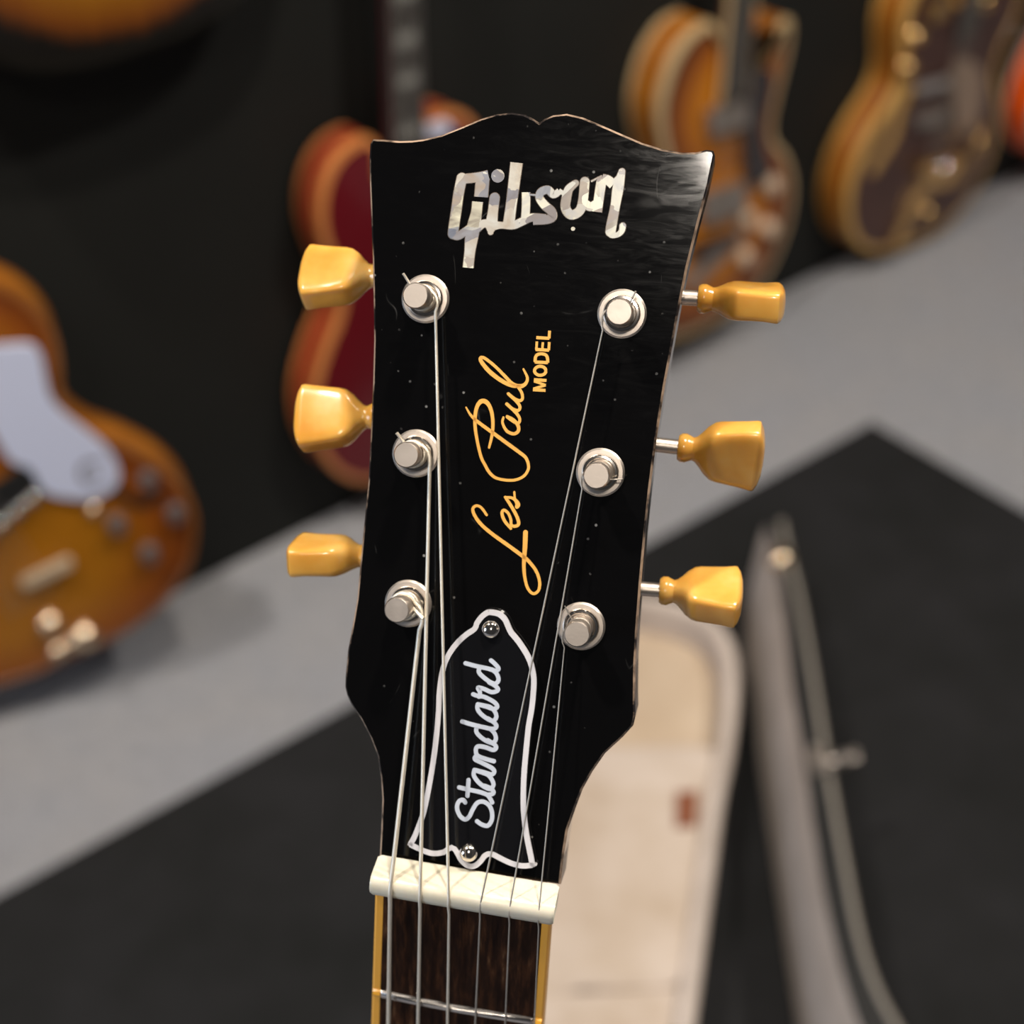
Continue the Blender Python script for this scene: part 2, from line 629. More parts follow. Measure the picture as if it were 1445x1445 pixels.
hinge_px = [(1052, 880), (1054, 940), (1062, 1010), (1076, 1110), (1096, 1250), (1124, 1440), (1160, 1660)]
free_px = [(1080, 742), (1096, 800), (1106, 860), (1118, 972), (1134, 1070), (1156, 1222), (1178, 1330), (1212, 1445), (1290, 1620)]
trim_px = [(1099, 738), (1110, 790), (1125, 850), (1146, 972), (1162, 1075), (1188, 1222), (1207, 1320), (1228, 1388), (1259, 1450), (1350, 1600)]
NL = 40
hg = [Vector(q) for q in cs(resample(P(hinge_px, 8), NL))]
fr = [Vector(q) for q in cs(resample(P(free_px, ZL), NL))]
tr = [Vector(q) for q in cs(resample(P(trim_px, ZL), NL))]
rings = []
for i in range(NL):
    h_, f_, t_ = hg[i], fr[i], tr[i]
    m1 = h_.lerp(f_, .5) + Vector((-4, 0, 0))
    rings.append([tuple(h_), tuple(h_.lerp(f_, .15) + Vector((-3, 0, 0))), tuple(m1), tuple(h_.lerp(f_, .85) + Vector((-2, 0, 0))), tuple(f_)])
v, f = loft(rings, False, False, False)
build('lid_lining', v, f, M['plush_grey'], case, True)
rings = []
for i in range(NL):
    h_, f_, t_ = hg[i], fr[i], tr[i]
    out = (t_ - f_)
    out = out.normalized() * max(out.length, 14)
    b_ = h_ + out
    rings.append([tuple(f_ + Vector((0, 0, -1))), tuple(f_ + Vector((0, 0, 3))), tuple(f_ + out + Vector((0, 0, 2))), tuple(f_ + out + Vector((0, 0, -6))), (b_.x, b_.y, 4), (h_.x, h_.y, 4)])
v, f = loft(rings)
build('lid_shell', v, f, M['vinyl'], case, True)
# twisted braid along the free edge: two strands
mb = MB()
dense = catmull([tuple(p) for p in tr], 10)
for ph in (0, PI):
    path = []
    s = 0
    for i, p in enumerate(dense):
        if i:
            s += (dense[i] - dense[i - 1]).length
        a_ = s / 16 * 2 * PI + ph
        path.append(p + Vector((3 + 1.9 * math.cos(a_), 0, 3 + 1.9 * math.sin(a_))))
    mb.add(*tube(path, 2.5, 7))
mb.build('braided_trim', M['braid'], case, True)


def latch(px, py, s):
    p = Vector(cs(P([(px, py)], ZL))[0])
    mbb = MB()
    mbb.add(*box(p.x - 11 * s, p.x + 9 * s, p.y - 15 * s, p.y + 15 * s, ZL - 4, ZL + 9))
    o = mbb.build('latch', M['pickup'], case)
    mb2 = MB()
    for dx_, dy_, r in ((-6, 12, 6), (4, -12, 6), (22, 2, 7), (34, 8, 5)):
        v_, f_ = lathe([(r, 0), (r, 5), (r * .7, 8), (0, 9)], 14, p.x + dx_ * s, p.y + dy_ * s)
        mb2.add([(a0, b0_, c0 + ZL + 7) for a0, b0_, c0 in v_], f_)
    mb2.add(*tube([(p.x, p.y, ZL + 5), (p.x + 38 * s, p.y + 6 * s, ZL + 6)], 4 * s, 8))
    mb2.build('hasp', M['pickup'], o, True)


latch(1158, 1082, 1.0)
p_ = Vector(cs(P([(1104, 792)], ZL))[0])
v, f = lathe([(15, 0), (15, 7), (11, 13), (5, 15), (0, 15.5)], 20, p_.x - 2, p_.y)
build('latch', [(a0, b0_, c0 + ZL) for a0, b0_, c0 in v], f, M['brass'], case, True)

# ------------------------------------------------------------------ guitars along the wall
HALF_335 = [(0, 0), (60, 2), (120, 18), (168, 55), (196, 105), (203, 150), (194, 195), (168, 240), (143, 272), (133, 300), (137, 330), (150, 362), (158, 395),
            (154, 430), (138, 460), (112, 478), (84, 478), (62, 464), (46, 442), (34, 420)]
OUT_335 = [(x, y) for x, y in HALF_335] + [(-x, y) for x, y in HALF_335[:0:-1]]
HALF_RED = [(0, 0), (60, 2), (120, 18), (168, 55), (196, 105), (203, 150), (194, 195), (168, 240), (143, 272), (133, 300), (137, 330), (150, 362), (160, 395),
            (158, 430), (142, 462), (116, 482), (86, 490), (60, 488), (44, 470), (36, 430)]
OUT_RED = [(x, y) for x, y in HALF_RED] + [(-x, y) for x, y in HALF_RED[:0:-1]]
OUT_175 = [(0, 0), (60, 2), (122, 18), (172, 58), (200, 110), (207, 155), (198, 200), (170, 245), (136, 275), (125, 300), (128, 335), (138, 375), (146, 410), (147, 440),
           (140, 458), (122, 452), (92, 425), (62, 400), (40, 395), (-35, 480), (-62, 492), (-100, 482), (-132, 452), (-150, 405), (-148, 365), (-134, 325), (-126, 298),
           (-136, 272), (-170, 245), (-198, 200), (-207, 155), (-200, 110), (-172, 58), (-122, 18), (-60, 2)]


class Guitar:
    def __init__(s, name, label, cat, group, along, gap, lift, yaw, lean, roll, depth):
        y, l, r = (math.radians(a_) for a_ in (yaw, lean, roll))
        n = Vector((math.sin(y), -math.cos(y), 0))
        tt = Vector((math.cos(y), math.sin(y), 0))
        z = Vector((0, 0, 1))
        up = math.cos(l) * z - math.sin(l) * n
        nn = math.cos(l) * n + math.sin(l) * z
        s.Y = math.cos(r) * up - math.sin(r) * tt
        s.X = math.cos(r) * tt + math.sin(r) * up
        s.N = nn
        s.depth = depth
        s.O = WA + WT * along + WN * (gap + depth) + Vector((0, 0, lift))
        m4 = Matrix((s.X, s.Y, s.N)).transposed().to_4x4()
        m4.translation = s.O * .001
        s.root = empty(name, m4, label, cat, group)

    def on(s, px, py, z=2.0):
        q = hit(px, py, s.O + s.N * z, s.N) - s.O
        return (q.dot(s.X), q.dot(s.Y))

    def body(s, out, face, side, front_b, back_b, bw=6.5, sc_=1.0):
        out = [(x * sc_, y * sc_) for x, y in out]
        o = ccw([(q.x, q.y) for q in catmull([(x, y, 0) for x, y in out], 5, True)])
        D = s.depth
        rings = []
        for d, z in ((4, -D), (0, -D + 2), (0, -2), (1.5, 0), (8, 1), (16, 1.8)):
            rings.append([(x, y, z) for x, y in offset(o, d)])
        v, f = loft(rings)
        n = len(o)
        idx = [1] * (2 * n) + [0] * (3 * n) + [1, 0]
        build('body', v, f, None, s.root, True, [face, side], idx)
        for nm, bm, z1, sg in (('front_binding', front_b, 1.6, 1), ('back_binding', back_b, -D, -1)):
            if bm is None:
                continue
            if sg > 0:
                rr = [(bw, 1.5), (bw - .5, 2.4), (-.6, .6), (-.8, -9), (.3, -9)]
            else:
                rr = [(.3, -D + 8), (-.8, -D + 8), (-.8, -D - .5), (5, -D - .8), (5, -D + .5)]
            v, f = loft([[(x, y, z) for x, y in offset(o, d)] for d, z in rr], False, False)
            build(nm, v, f, bm, s.root, True)

    def neck(s, y_end, y_body, nut, board_m, neck_m, frets=True, inlay=True, side_b=None, zb=8):
        def wd(y):
            return 21.5 + (27.5 - 21.5) * (nut - y) / max(nut - y_end, 1)
        v, f = loft([[(-wd(y), y, zb), (wd(y), y, zb), (wd(y), y, zb + 5), (wd(y) * .5, y, zb + 6.4), (-wd(y) * .5, y, zb + 6.4), (-wd(y), y, zb + 5)] for y in (y_end, nut)])
        build('fingerboard', v, f, board_m, s.root)
        if side_b:
            for sg in (-1, 1):
                v, f = loft([[(sg * wd(y), y, zb - .5), (sg * (wd(y) + 2.2), y, zb - .5), (sg * (wd(y) + 2.2), y, zb + 5.2), (sg * (wd(y) - 1.5), y, zb + 5.8)] for y in (y_end, nut)])
                build('fingerboard_binding', v, f, side_b, s.root)
        rings = []
        for y, dz in ((y_body - 30, 26), (y_body, 24), (nut - 20, 17), (nut, 15)):
            rings.append([(wd(y) * math.cos(PI + k * PI / 8), y, zb + dz * math.sin(PI + k * PI / 8)) for k in range(9)])
        v, f = loft(rings)
        build('neck', v, f, neck_m, s.root, True)
        # headstock
        hp = [(-21, nut), (-26, nut + 30), (-38, nut + 50), (-41, nut + 120), (-44, nut + 185), (-20, nut + 188), (0, nut + 180), (20, nut + 188), (44, nut + 185), (41, nut + 120), (38, nut + 50), (26, nut + 30), (21, nut)]
        v, f = plate(hp, -7, 7, .6)
        build('headstock', [(x, y, z - (y - nut) * .05) for x, y, z in v], f, M['black_ply'], s.root)
        if frets:
            for k in range(1, 21):
                y = nut - 628 * (1 - 2 ** (-k / 12))
                if y < y_end + 4:
                    break
                ww = wd(y) - .3
                v, f = loft([[(-ww, y - 1.2, z0), (ww, y - 1.2, z0), (ww, y + 1.2, z0), (-ww, y + 1.2, z0)] if z0 < zb + 7 else
                             [(-ww * .96, y - .4, z0), (ww * .96, y - .4, z0), (ww * .96, y + .4, z0), (-ww * .96, y + .4, z0)] for z0 in (zb + 4.6, zb + 7.7)])
                build('fret', v, f, M['fret'], s.root)
        if inlay:
            for k in (1, 3, 5, 7, 9, 12, 15, 17, 19):
                ya = nut - 628 * (1 - 2 ** (-(k - 1) / 12))
                yb = nut - 628 * (1 - 2 ** (-k / 12))
                if yb < y_end:
                    break
                yc, hh, ww = (ya + yb) / 2, (ya - yb) * .30, wd(yb) * .62
                v, f = plate([(-ww, yc - hh), (ww, yc - hh), (ww, yc + hh), (-ww, yc + hh)], zb + 5, zb + 6.8, .1)
                build('inlay', v, f, M['inlay'], s.root)

    def strings(s, y0, y1, z0, z1, mat=None):
        for k in range(6):
            x0, x1 = -26 + 52 * k / 5, -18 + 36 * k / 5
            v, f = tube([(x0, y0, z0), (x1, y1, z1)], .7 - .07 * k, 5)
            build('string', v, f, mat or M['steel'], s.root, True)

    def shape(s, name, px, z0, z1, mat, smooth=0, bevel=.6, parent=None):
        p = [s.on(x, y, z1) for x, y in px]
        if smooth:
            p = [(q.x, q.y) for q in catmull([(x, y, 0) for x, y in p], smooth, True)]
        v, f = plate(p, z0, z1, bevel)
        return build(name, v, f, mat, parent or s.root)

    def stroke(s, name, px, wmm, z0, z1, mat, parent=None):
        p = [s.on(x, y, z1) for x, y in px]
        p = [(q.x, q.y) for q in catmull([(x, y, 0) for x, y in p], 6)]
        v, f = ribbon(p, wmm, z0, z1)
        return build(name, v, f, mat, parent or s.root)

    def knob(s, px, py, r, h, mat, name='knob', z=2):
        x, y = s.on(px, py, z + h)
        v, f = lathe([(r * 1.05, 0), (r, 1.5), (r * .88, h * .8), (r * .78, h), (0, h)], 20, x, y)
        return build(name, [(a_, b_, c_ + z) for a_, b_, c_ in v], f, mat, s.root, True)

    def dome(s, px, py, r, mat, name, z=2, parent=None):
        x, y = s.on(px, py, z + r * .6)
        v, f = lathe([(r, 0), (r * .95, r * .35), (r * .7, r * .75), (r * .35, r * .95), (0, r)], 16, x, y)
        return build(name, [(a_, b_, c_ + z) for a_, b_, c_ in v], f, mat, parent or s.root, True)


WG = 'electric guitars along the black wall'
# --- amber semi-hollow guitar at the left
g = Guitar('semi_hollow_guitar', 'amber burst semi hollow guitar with a white pickguard', 'guitar', WG, 54, 68, 85, 21, 1, 14, 45)
g.body(OUT_335, M['burst_left'], M['amber_side'], M['amber_edge'], M['amber_edge'])
g.neck(341, 440, 793, M['rosewood'], M['mahogany'])
pg = g.shape('pickguard', [(-40, 560), (-45, 510), (-20, 492), (15, 487), (45, 487), (58, 502), (64, 530), (72, 562), (92, 585), (125, 610), (150, 632), (165, 655), (168, 676),
                           (157, 693), (135, 703), (108, 705), (64, 696), (44, 664), (16, 652), (-4, 622)], 6, 9, M['guard_white_daylit'], 3)
g.stroke('emblem', [(140, 652), (124, 653), (114, 664), (119, 678), (132, 680), (142, 672)], 5, 9, 9.4, M['knob_dark'], pg)
pu = g.shape('pickup', [(-52, 712), (37, 657), (60, 694), (-32, 756)], 1, 8, M['black'])
for k in range(6):
    g.dome(46 - 21 * k, 706 + 17.0 * k, 7.5, M['chrome'], 'pole_piece', 8, pu)
br = g.stroke('tailpiece', [(38, 824), (66, 811), (95, 797)], 12, 6, 13, M['bar'])
for x, y, r in ((72, 884, 15), (121, 903, 17), (82, 922, 10), (100, 912, 9)):
    g.dome(x, y, r, M['brass'], 'strap_anchor' if r < 12 else 'tailpiece_bolt', 1, br)
for x, y in ((211, 685), (250, 731), (167, 747), (213, 788)):
    k = g.knob(x, y, 10.5, 14, M['knob_dark'])
g.dome(133, 721, 8, M['brass'], 'toggle_switch', 3)
g.stroke('sound_hole', [(160, 684), (176, 703), (198, 713), (214, 707), (224, 698)], 9, 1.2, 2.6, M['black'])
g.strings(100, 793, 12, 15)

# --- sunburst guitar hung higher, only its lower edge in the picture
hp = wall_hit(118, 96)
g = Guitar('hollow_body_guitar', 'dark sunburst guitar hung high at the upper left', 'guitar', WG, (hp - WA).dot(WT) + 24, 10, hp.z + 38, 41.2, 0, 3, 75)
g.body(OUT_175, M['burst_hung'], M['burst_binding'], M['burst_binding'], M['burst_binding'])
g.neck(388, 455, 818, M['rosewood'], M['mahogany'])

# --- wine red semi-hollow guitar behind the headstock
g = Guitar('semi_hollow_guitar', 'wine red semi hollow guitar with orange binding behind the yellow tuner buttons', 'guitar', WG, 600, 14, 68, 43, .5, -1.2, 45)
g.body([(x * .8, y) for x, y in OUT_RED], M['wine'], M['red_side'], M['orange_binding'], M['orange_binding'], 9)
g.neck(341, 440, 793, M['ebony'], M['wine'], True, True)
g.shape('pickguard', [(604, 176), (630, 170), (641, 180), (632, 192), (604, 198)], 3, 7, M['guard_white_daylit'])
for yc in (195, 300):
    v, f = plate([(-34, yc - 18), (34, yc - 18), (34, yc + 18), (-34, yc + 18)], 1.5, 9, .8)
    build('pickup', v, f, M['pickup'], g.root)
v, f = plate([(-38, 158), (38, 162), (38, 172), (-38, 168)], 1.5, 12, 1)
build('bridge', v, f, M['chrome'], g.root)
v, f = plate([(-46, 112), (46, 112), (46, 126), (-46, 126)], 1.5, 11, 2)
build('tailpiece', v, f, M['chrome'], g.root)
for x, y in ((78, 150), (112, 118), (72, 98), (104, 70)):
    v, f = lathe([(11, 1.5), (10.5, 4), (9, 14), (8, 15.5), (0, 15.5)], 20, x, y)
    build('knob', v, f, M['knob_dark'], g.root, True)
g.strings(165, 793, 14, 16)

# --- brown sunburst archtop with one pointed cutaway
g = Guitar('archtop_guitar', 'brown sunburst archtop guitar with cream binding and a pointed cutaway', 'guitar', WG, 1176, 8, 68, 41.2, .5, -.4, 62)
g.body([(x * (.92 if x < 0 else .87), y) for x, y in OUT_175], M['burst_arch'], M['amber_side'], M['cream_binding'], M['cream_binding'], 9)
g.neck(375, 455, 818, M['ebony'], M['mahogany'], True, False, M['cream_binding'])
g.shape('pickguard', [(1056, 108), (1080, 96), (1093, 112), (1086, 150), (1077, 182), (1083, 215), (1090, 243), (1070, 262), (1054, 256), (1052, 190)], 10, 12, M['guard_brown'], 3)
g.shape('pickup', [(1003, 160), (1056, 142), (1058, 178), (1006, 194)], 2, 16, M['pickup'])
g.shape('pickup', [(993, 276), (1054, 258), (1055, 298), (994, 318)], 2, 14, M['pickup'])
g.stroke('bridge', [(985, 356), (1040, 338)], 14, 2, 18, M['guard_brown'])
g.stroke('tailpiece', [(1046, 332), (1010, 366), (975, 400)], 26, 4, 9, M['pickup'])
for x, y in ((1096, 264), (1061, 311), (1092, 325), (1058, 366)):
    g.knob(x, y, 14, 16, M['knob_tan'])
g.strings(150, 818, 20, 15)

# --- dark walnut hollow body with gold fittings
g = Guitar('hollow_body_guitar', 'dark brown hollow body guitar with gold binding and gold fittings', 'guitar', WG, 1698, 8, 27, 41.2, .3, -7.5, 60)
g.body([(x * 1.06, y * 1.03) for x, y in OUT_335], M['walnut'], M['amber_side'], M['gold_binding'], M['gold_binding'], 11)
g.neck(372, 450, 812, M['ebony'], M['mahogany'], True, False)
g.shape('pickguard', [(1347, 95), (1366, 82), (1386, 100), (1388, 140), (1378, 172), (1356, 192), (1349, 170), (1345, 130)], 8, 10, M['guard_tan'], 3)
g.shape('pickup', [(1292, 119), (1340, 107), (1340, 122), (1295, 136)], 2, 14, M['chrome'])
g.shape('pickup', [(1294, 166), (1338, 154), (1337, 170), (1297, 182)], 2, 14, M['pickup'])
for x, y in ((1299, 52), (1287, 96)):
    g.knob(x, y, 13, 14, M['gold'])
g.dome(1394, 4, 15, M['gold'], 'strap_button')
g.shape('neck_pickup', [(1314, 5), (1338, -2), (1336, 24), (1316, 33)], 2, 15, M['gold'])
g.stroke('sound_hole_binding', [(1284, 124), (1268, 160), (1262, 190), (1246, 218), (1234, 238)], 22, 1, 3, M['gold_binding'])
vb = g.stroke('vibrato_tailpiece', [(1350, 248), (1310, 262), (1285, 300), (1266, 342)], 34, 3, 8, M['gold'])
g.stroke('vibrato_bar', [(1306, 240), (1335, 232), (1366, 226)], 24, 8, 20, M['gold'], vb)
g.dome(1336, 236, 11, M['chrome'], 'vibrato_roller', 18, vb)
g.stroke('vibrato_arm', [(1342, 236), (1372, 214), (1392, 180)], 7, 16, 23, M['gold'], vb)
g.dome(1384, 205, 12, M['gold'], 'arm_tip', 18, vb)
g.dome(1312, 300, 12, M['gold'], 'tailpiece_hinge', 6, vb)
g.strings(120, 812, 18, 15)

# --- orange guitar at the right edge
g = Guitar('hollow_body_guitar', 'bright orange guitar with pale binding at the right edge', 'guitar', WG, 2235, 8, 50, 41.2, .3, 0, 72)
g.body([(x * 1.02, y) for x, y in OUT_335], M['orange'], M['orange'], M['pale_binding'], M['pale_binding'], 9)
g.neck(372, 450, 812, M['ebony'], M['mahogany'], True, False)
g.strings(120, 812, 18, 15)

# ------------------------------------------------------------------ the guitar in front: headstock frame
HN = Vector((-(1010 - CX) / F_PX, (560 - CX) / F_PX, 1)).normalized()


def cam2w(q):
    return RV * q.x + UV * q.y - FV * q.z


NW = cam2w(HN)                     # headstock normal in the world
D0 = 350.0
P0 = EYE - NW * D0                 # a point of the headstock face
HO = hit(662, 1226, P0, NW)
HT = hit(762, 172, P0, NW)
HY = (HT - HO).normalized()
HX = HY.cross(NW)
m4 = Matrix((HX, HY, NW)).transposed().to_4x4()
m4.translation = HO * .001
front = empty('solid_body_guitar', m4, 'guitar with a glossy black headstock and yellow tuner buttons, closest to the viewer', 'guitar')


def H(px, py, z=0.0):
    """photo point -> headstock coordinates on the plane z mm above its face"""
    q = hit(px, py, P0 + NW * z, NW) - HO
    return (q.dot(HX), q.dot(HY))


AL = math.radians(25)
CA, SA = math.cos(AL), math.sin(AL)
CT, ST = math.cos(math.radians(1.7)), math.sin(math.radians(1.7))


def nk(x, y, z):
    """neck coordinates -> headstock coordinates (the neck runs down and back from the nut)"""
    vv_ = y * CA - z * SA
    return (x * CT + vv_ * ST, vv_ * CT - x * ST, y * SA + z * CA)


NXW = HX * CT - HY * ST
NY0 = HX * ST + HY * CT
NYW = NY0 * CA + NW * SA
NZW = -NY0 * SA + NW * CA


def on_neck(px, py, z):
    q = hit(px, py, HO + NZW * z, NZW) - HO
    return q.dot(NXW), q.dot(NYW)


# headstock board
hs_px = [(538, 1207), (540, 1169), (541.5, 1128), (539.6, 1099), (535, 1067), (525, 1041), (511, 1014), (497, 993), (491.5, 981), (489, 970), (489.5, 955), (493, 919), (501, 875), (506, 845),
         (512, 779), (517, 729), (522, 679), (525.5, 605), (528.5, 540), (530, 480), (529.5, 439), (528, 364), (526, 314), (524, 260), (523.5, 222), (524.5, 203), (527, 199),
         (545, 200), (563, 201.5), (581, 201), (598, 199), (623, 193), (651, 182), (679, 170), (701, 163.5), (722, 161.5), (739, 164), (751, 170), (761, 176.5),
         (769, 170), (781, 165), (799, 163), (821, 168), (845, 178), (877, 192), (905, 204), (934, 213), (962, 218), (983, 217.5), (997, 214), (1004, 215), (1005.5, 219),
         (997, 260), (984, 309), (967, 377), (957, 426), (947, 480), (935, 545), (923.5, 617), (914, 692), (907.5, 754), (901.5, 820), (896, 892), (893.5, 940), (893, 990), (893.5, 1010), (890.5, 1023),
         (876, 1039), (851, 1062), (833, 1088), (819, 1113), (810, 1137), (798, 1171), (792, 1209), (788, 1246)]
hs = ccw([H(x, y) for x, y in hs_px])
rings = [[(x, y, z) for x, y in offset(hs, d)] for d, z in ((-.1, -14.5), (-.55, -13.5), (-.55, -1.0), (-.35, -.45), (0, 0))]
v, f = loft(rings)
n = len(hs)
idx = [0] * (2 * n) + [1] * (2 * n) + [0, 0]
build('headstock', v, f, None, front, False, [M['lacquer'], M['worn_edge']], idx)

# pearl inlay lettering on the headstock
def zz(pts, ox, oy, s):
    return [(ox + x / s, oy + y / s) for x, y in pts]


STEP = [0]


def pen(mbx, pts, wpx, z0, z1, k=6, rnd=True, smooth=True):
    STEP[0] += 1
    z1 = z1 + .0035 * (STEP[0] % 24)
    p = [H(x, y, z1) for x, y in pts]
    if smooth and len(p) > 2:
        ws = None
        if isinstance(wpx, (list, tuple)):
            ws = [q[0] / 6.0 for q in catmull([(a_, 0, 0) for a_ in wpx], k)]
        p = [(q.x, q.y) for q in catmull([(x, y, 0) for x, y in p], k)]
        mbx.add(*ribbon(p, ws or wpx / 6.0, z0, z1, rnd))
    else:
        ws = [a_ / 6.0 for a_ in wpx] if isinstance(wpx, (list, tuple)) else wpx / 6.0
        mbx.add(*ribbon(p, ws, z0, z1, rnd))


A1 = (620, 215, 8.26)
A2 = (750, 215, 9.633)
LOGO = [  # (points in zoom coordinates, frame, width in photo px, rounded ends, smoothed)
    ([(487, 520), (505, 300)], A1, 19, False, False),                                   # capital: hook
    ([(570, 265), (480, 285), (380, 300), (300, 310), (250, 340)], A1, 13, False, True),     # top bar
    ([(262, 300), (225, 480), (200, 660), (170, 860), (160, 950)], A1, 14.5, True, True),   # stem
    ([(155, 955), (215, 975), (300, 925), (360, 880)], A1, 11, True, True),
    ([(445, 575), (432, 700), (405, 840), (375, 1000), (355, 1160), (335, 1345)], A1, [15, 15, 18, 18, 15, 15], False, True),
    ([(645, 530), (625, 690), (605, 850), (598, 930)], A1, [14, 14, 16, 8], True, True),     # i
    ([(420, 890), (520, 830), (620, 850), (720, 850), (860, 850), (980, 800), (1080, 760), (1240, 770)], A1, [15, 11, 14, 9, 11, 11, 11, 11], False, True),
    ([(900, 120), (872, 350), (840, 600), (805, 860)], A1, [17, 16, 15, 16], False, True),   # b
    ([(1010, 465), (1010, 620), (1000, 780)], A1, 11.5, False, True),
    ([(1010, 490), (1150, 500)], A1, 2, False, False),
    ([(380, 530), (300, 575), (225, 510), (130, 540), (110, 620), (180, 720), (270, 800), (285, 880), (200, 915), (20, 930)], A2, [9, 10, 11, 11, 11, 12, 12, 12, 12, 11], False, True),
    ([(600, 420), (510, 500), (475, 620), (465, 760), (540, 850), (650, 800), (700, 660), (725, 400)], A2, [9, 12, 13, 13, 13, 13, 13, 13], True, True),
    ([(370, 520), (440, 560)], A2, 6, False, False),
    ([(720, 690), (800, 740), (880, 700)], A2, [12, 12, 12], False, True),
    ([(960, 340), (925, 560), (890, 810)], A2, 13.5, False, True),                           # n
    ([(960, 360), (1040, 380), (1110, 440)], A2, 13, False, True),
    ([(1230, 260), (1180, 470), (1140, 720), (1090, 980), (1075, 1080)], A2, [9, 15, 13, 14, 14], True, True),
    ([(1120, 440), (1215, 300)], A2, [13, 5], False, False),
    ([(1060, 1070), (1090, 1125), (1170, 1120), (1225, 1070), (1240, 1000)], A2, [10, 8, 7, 8, 9], True, True),
    ([(810, 395), (900, 350), (960, 320)], A2, 2, False, False)]
line, mb = MB(), MB()
for pts, (ox, oy, s), wp, rnd, smo in LOGO:
    q = zz(pts, ox, oy, s)
    pen(mb, q, wp, -.2, .10, 6, rnd, smo)
    pen(line, q, [a_ + 1.7 for a_ in wp] if isinstance(wp, list) else wp + 1.7, -.2, .012, 6, rnd, smo)
x, y = H(*zz([(682, 275)], *A1)[0])
mb.add(*[(lambda r: r)(lathe([(1.56, -.2), (1.56, .10), (0, .10)], 24, x, y))][0])
x, y = H(*zz([(565, 1040)], *A2)[0])
mb.add(*lathe([(.5, -.2), (.5, .08), (0, .08)], 12, x, y))
logo = mb.build('pearl_logo', M['pearl'], front)
tag(logo, 'pearl inlaid lettering')
line.build('inlay_outline', M['pearl_line'], logo)

# gold script and small capitals
B1 = (650, 460, 7.23)
B2 = (650, 660, 7.23)
mb = MB()
GS = 4.6
for pts, fr_, wp in (
        ([(265, 482), (210, 408), (158, 388), (124, 425), (150, 500), (220, 590), (340, 690), (480, 790), (620, 893), (690, 950), (768, 1050), (805, 1160), (795, 1250), (740, 1285), (685, 1230), (655, 1120),
          (645, 1000), (650, 900), (658, 780), (662, 660)], B2, [3.6, 3.8, 4, 4.4, 4.8, 5, 5.2, 5.2, 5.4, 5, 4.6, 4.4, 4.2, 4.2, 4.2, 4.6, 5.2, 6, 6.6, 6.8]),
        ([(512, 620), (450, 545), (422, 470), (440, 432), (485, 465), (512, 530), (515, 580), (545, 598), (585, 585), (590, 545), (560, 470), (505, 375), (455, 300)], B2,
         [4, 4.6, 4.6, 4, 4, 4, 4, 4.4, 4.8, 4.8, 4.8, 4.6, 4]),
        ([(455, 302), (520, 308), (562, 335), (583, 375), (575, 398)], B2, [3.6, 4, 5, 7, 6]),
        ([(552, 320), (548, 248)], B2, [3.2, 3]),
        ([(55, 830), (100, 905), (165, 970), (300, 1070), (450, 1180), (600, 1290), (665, 1345), (692, 1420), (685, 1475), (640, 1535), (550, 1572), (440, 1570), (350, 1545), (290, 1490), (250, 1420), (210, 1340),
          (175, 1200), (150, 1050), (147, 930), (165, 830), (205, 772), (255, 772), (300, 830), (325, 930), (328, 1050), (315, 1140), (290, 1240)], B1,
         [2, 3.4, 4.6, 5, 5.2, 5, 4.6, 4.2, 4, 4, 4, 4, 4.2, 4.4, 4.4, 4.4, 4.4, 4.6, 5, 5.4, 6.4, 6.4, 5.4, 5, 4.6, 4.2, 3.4]),
        ([(436, 935), (428, 990), (470, 1070), (540, 1100), (588, 1072), (585, 1015), (540, 960), (475, 925)], B1, [3.4, 3.6, 4.4, 4.8, 5, 5, 4.8, 4.6]),
        ([(475, 928), (540, 975), (590, 990), (602, 945), (560, 880), (470, 795)], B1, [4.4, 4.4, 4.4, 4.2, 4.6, 4.6]),
        ([(470, 795), (530, 845), (588, 862), (604, 820), (565, 765), (487, 692)], B1, [4.4, 4.4, 4.4, 4.4, 4.6, 4.6]),
        ([(487, 692), (550, 742), (605, 762), (632, 735), (618, 670), (570, 605)], B1, [4.4, 4.4, 4.6, 4.2, 4.2, 4]),
        ([(605, 612), (530, 610), (420, 560), (300, 470), (215, 370), (205, 325), (250, 332), (350, 410), (450, 510), (530, 590), (610, 615), (665, 585), (680, 525), (640, 440)], B1,
         [4, 5.4, 5.8, 6.2, 5.6, 5, 4.4, 4.4, 4.6, 5, 6, 4.8, 4, 2.6])):
    pen(mb, zz(pts, *fr_), wp, -.1, .07, 6)
tag(mb.build('gold_script', M['gold_ink'], front), 'gold script lettering')
mb = MB()
for pts, wp in (([(738, 650), (866, 657)], 4.4), ([(748, 548), (876, 556)], 4.4), ([(742, 640), (868, 604)], 3.6), ([(868, 604), (748, 562)], 3.6),
                ([(757, 368), (890, 374)], 4.4), ([(765, 240), (902, 247)], 4.4), ([(772, 242), (778, 158)], 3.6), ([(833, 245), (839, 166)], 3.4), ([(899, 248), (904, 164)], 3.8),
                ([(772, 118), (905, 126)], 4.4), ([(902, 128), (908, 48)], 4.0)):
    pen(mb, zz(pts, *B1), wp, -.1, .07, 1, False, False)
for pts in ([(812 + 58 * math.cos(a_ * PI / 8), 457 + 46 * math.sin(a_ * PI / 8)) for a_ in range(17)],
            [(760, 368), (764, 318), (786, 291), (828, 284), (868, 296), (886, 326), (888, 374)]):
    pen(mb, zz(pts, *B1), 4.4, -.1, .07, 4, False)
tag(mb.build('gold_capitals', M['gold_ink'], front), 'small gold capital letters')

